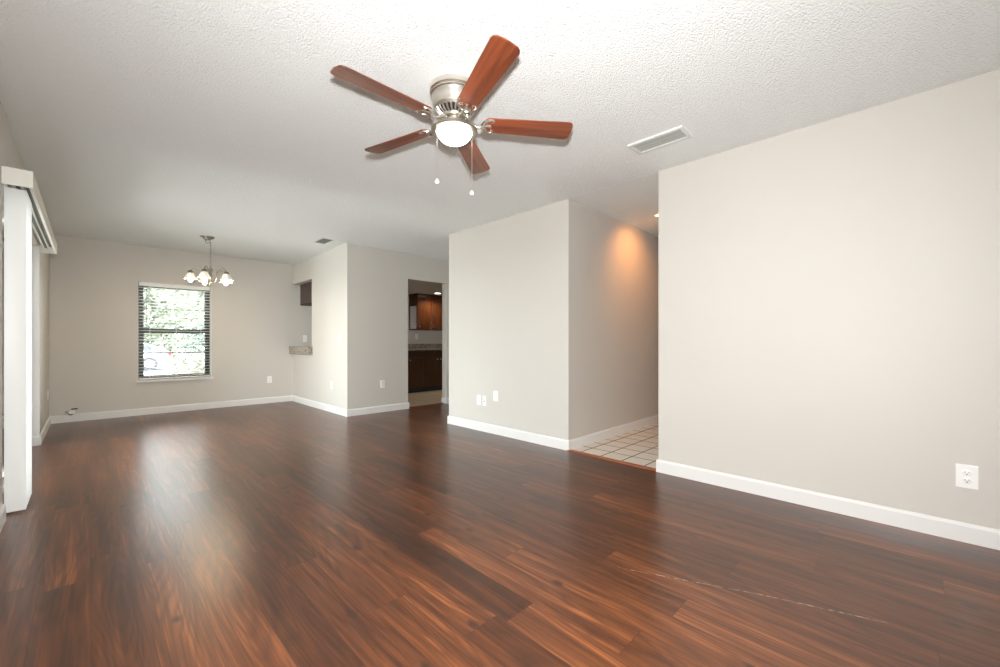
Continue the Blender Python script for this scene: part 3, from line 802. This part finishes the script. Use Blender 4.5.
bush('pale bush outside right next to the parked white car', 2.20, 15.4, .55, .5, 1.02, 'leaf_hedge', 1600, .05)
bush('dark green tall shrub behind the pale bush outside the window', 4.6, 22.0, 1.8, .9, 2.3, 'leaf_green', 3000, .10)
bush('green shrub to the right of the tall shrub outside the window', 8.6, 23.0, 2.0, 1.0, 2.6, 'leaf_green', 2600, .12)
tree('slender pale-trunked tree outside in front of the green shrub', 3.05, 17.8, 5.2, 1.5, 'leaf_pale', 'trunk', 1500, .13, tr=.055)
tree('pale leafy tree across the road behind the white car', 2.2, 38, 8.6, 3.9, 'leaf_pale', n=4800, size=.26, ch_=4.3)
tree('green leafy tree across the road left of the others', -6.6, 38, 8.2, 3.9, 'leaf_pale', n=3200, size=.28, ch_=4.)
tree('green leafy tree across the road to the right', 11.0, 38, 9.0, 3.9, 'leaf_green', n=3600, size=.28, ch_=4.4)
bush('long leafy bush across the road behind the parked car', 0.5, 46, 8.5, 1.4, 5.2, 'leaf_pale', 6000, .26, z0=-.42)

# parked white car, its tail towards the right
car = thing('parked_car', 'white car parked across the road outside the dining window', 'car', (.90, 28.0, -.40))
prof = [(-2.35, .28), (-2.42, .50), (-2.30, .72), (-1.45, .90), (-1.15, .96), (-.55, 1.34), (.10, 1.46), (1.05, 1.43), (1.65, 1.20), (1.98, 1.02), (2.08, .90), (2.10, .50), (2.02, .28)]
b = MB()
def ring_(y, s_, zs=1.): return [b.bm.verts.new((x * s_, y, .28 + (z - .28) * zs)) for x, z in prof]
rs = [ring_(-.86, .99, .985), ring_(-.90, 1.0), ring_(.90, 1.0), ring_(.86, .99, .985)]
for i, r_ in enumerate(rs):
    for v in r_:
        if v.co.z > .96: v.co.y *= .86
for A, B in zip(rs, rs[1:]):
    for i in range(len(prof)):
        j = (i + 1) % len(prof); b.bm.faces.new((A[i], A[j], B[j], B[i]))
b.bm.faces.new(rs[0][::-1]); b.bm.faces.new(rs[-1])
b.build('body', 'car', car, False)
for xs in ([(-.95, 1.0), (-.50, 1.30), (.10, 1.385), (.10, 1.0)], [(.16, 1.0), (.16, 1.385), (.95, 1.36), (1.45, 1.18), (1.62, 1.0)]):
    b = MB(); V = []
    for s_ in (0, 1):
        for x, z in xs: V.append(b.bm.verts.new((x, -.90 + (.115 if z > .99 else 0) + s_ * .02 - .015, z)))
    n = len(xs); b.bm.faces.new(V[:n]); b.bm.faces.new(V[n:][::-1])
    for i in range(n): b.bm.faces.new((V[i], V[(i + 1) % n], V[n + (i + 1) % n], V[n + i]))
    b.build('side_window', 'car_glass', car)
for x in (-1.45, 1.25):
    for y in (-.80, .80):
        wh = MB().lathe([(.20, -.11), (.33, -.11), (.345, -.08), (.345, .08), (.33, .11), (.20, .11)], 28, (x, y, .34), 'Y').build('wheel', 'tyre', car, True)
        MB().lathe([(.21, -.115), (.19, -.105), (.05, -.12), (.03, -.13)], 20, (x, y, .34), 'Y').build('hub_cap', 'rim', wh, True)
MB().box(2.00, 2.115, -.90, -.62, .72, .92, .01).build('tail_light', 'red', car)
MB().box(2.00, 2.115, .62, .86, .72, .92, .01).build('tail_light', 'red', car)
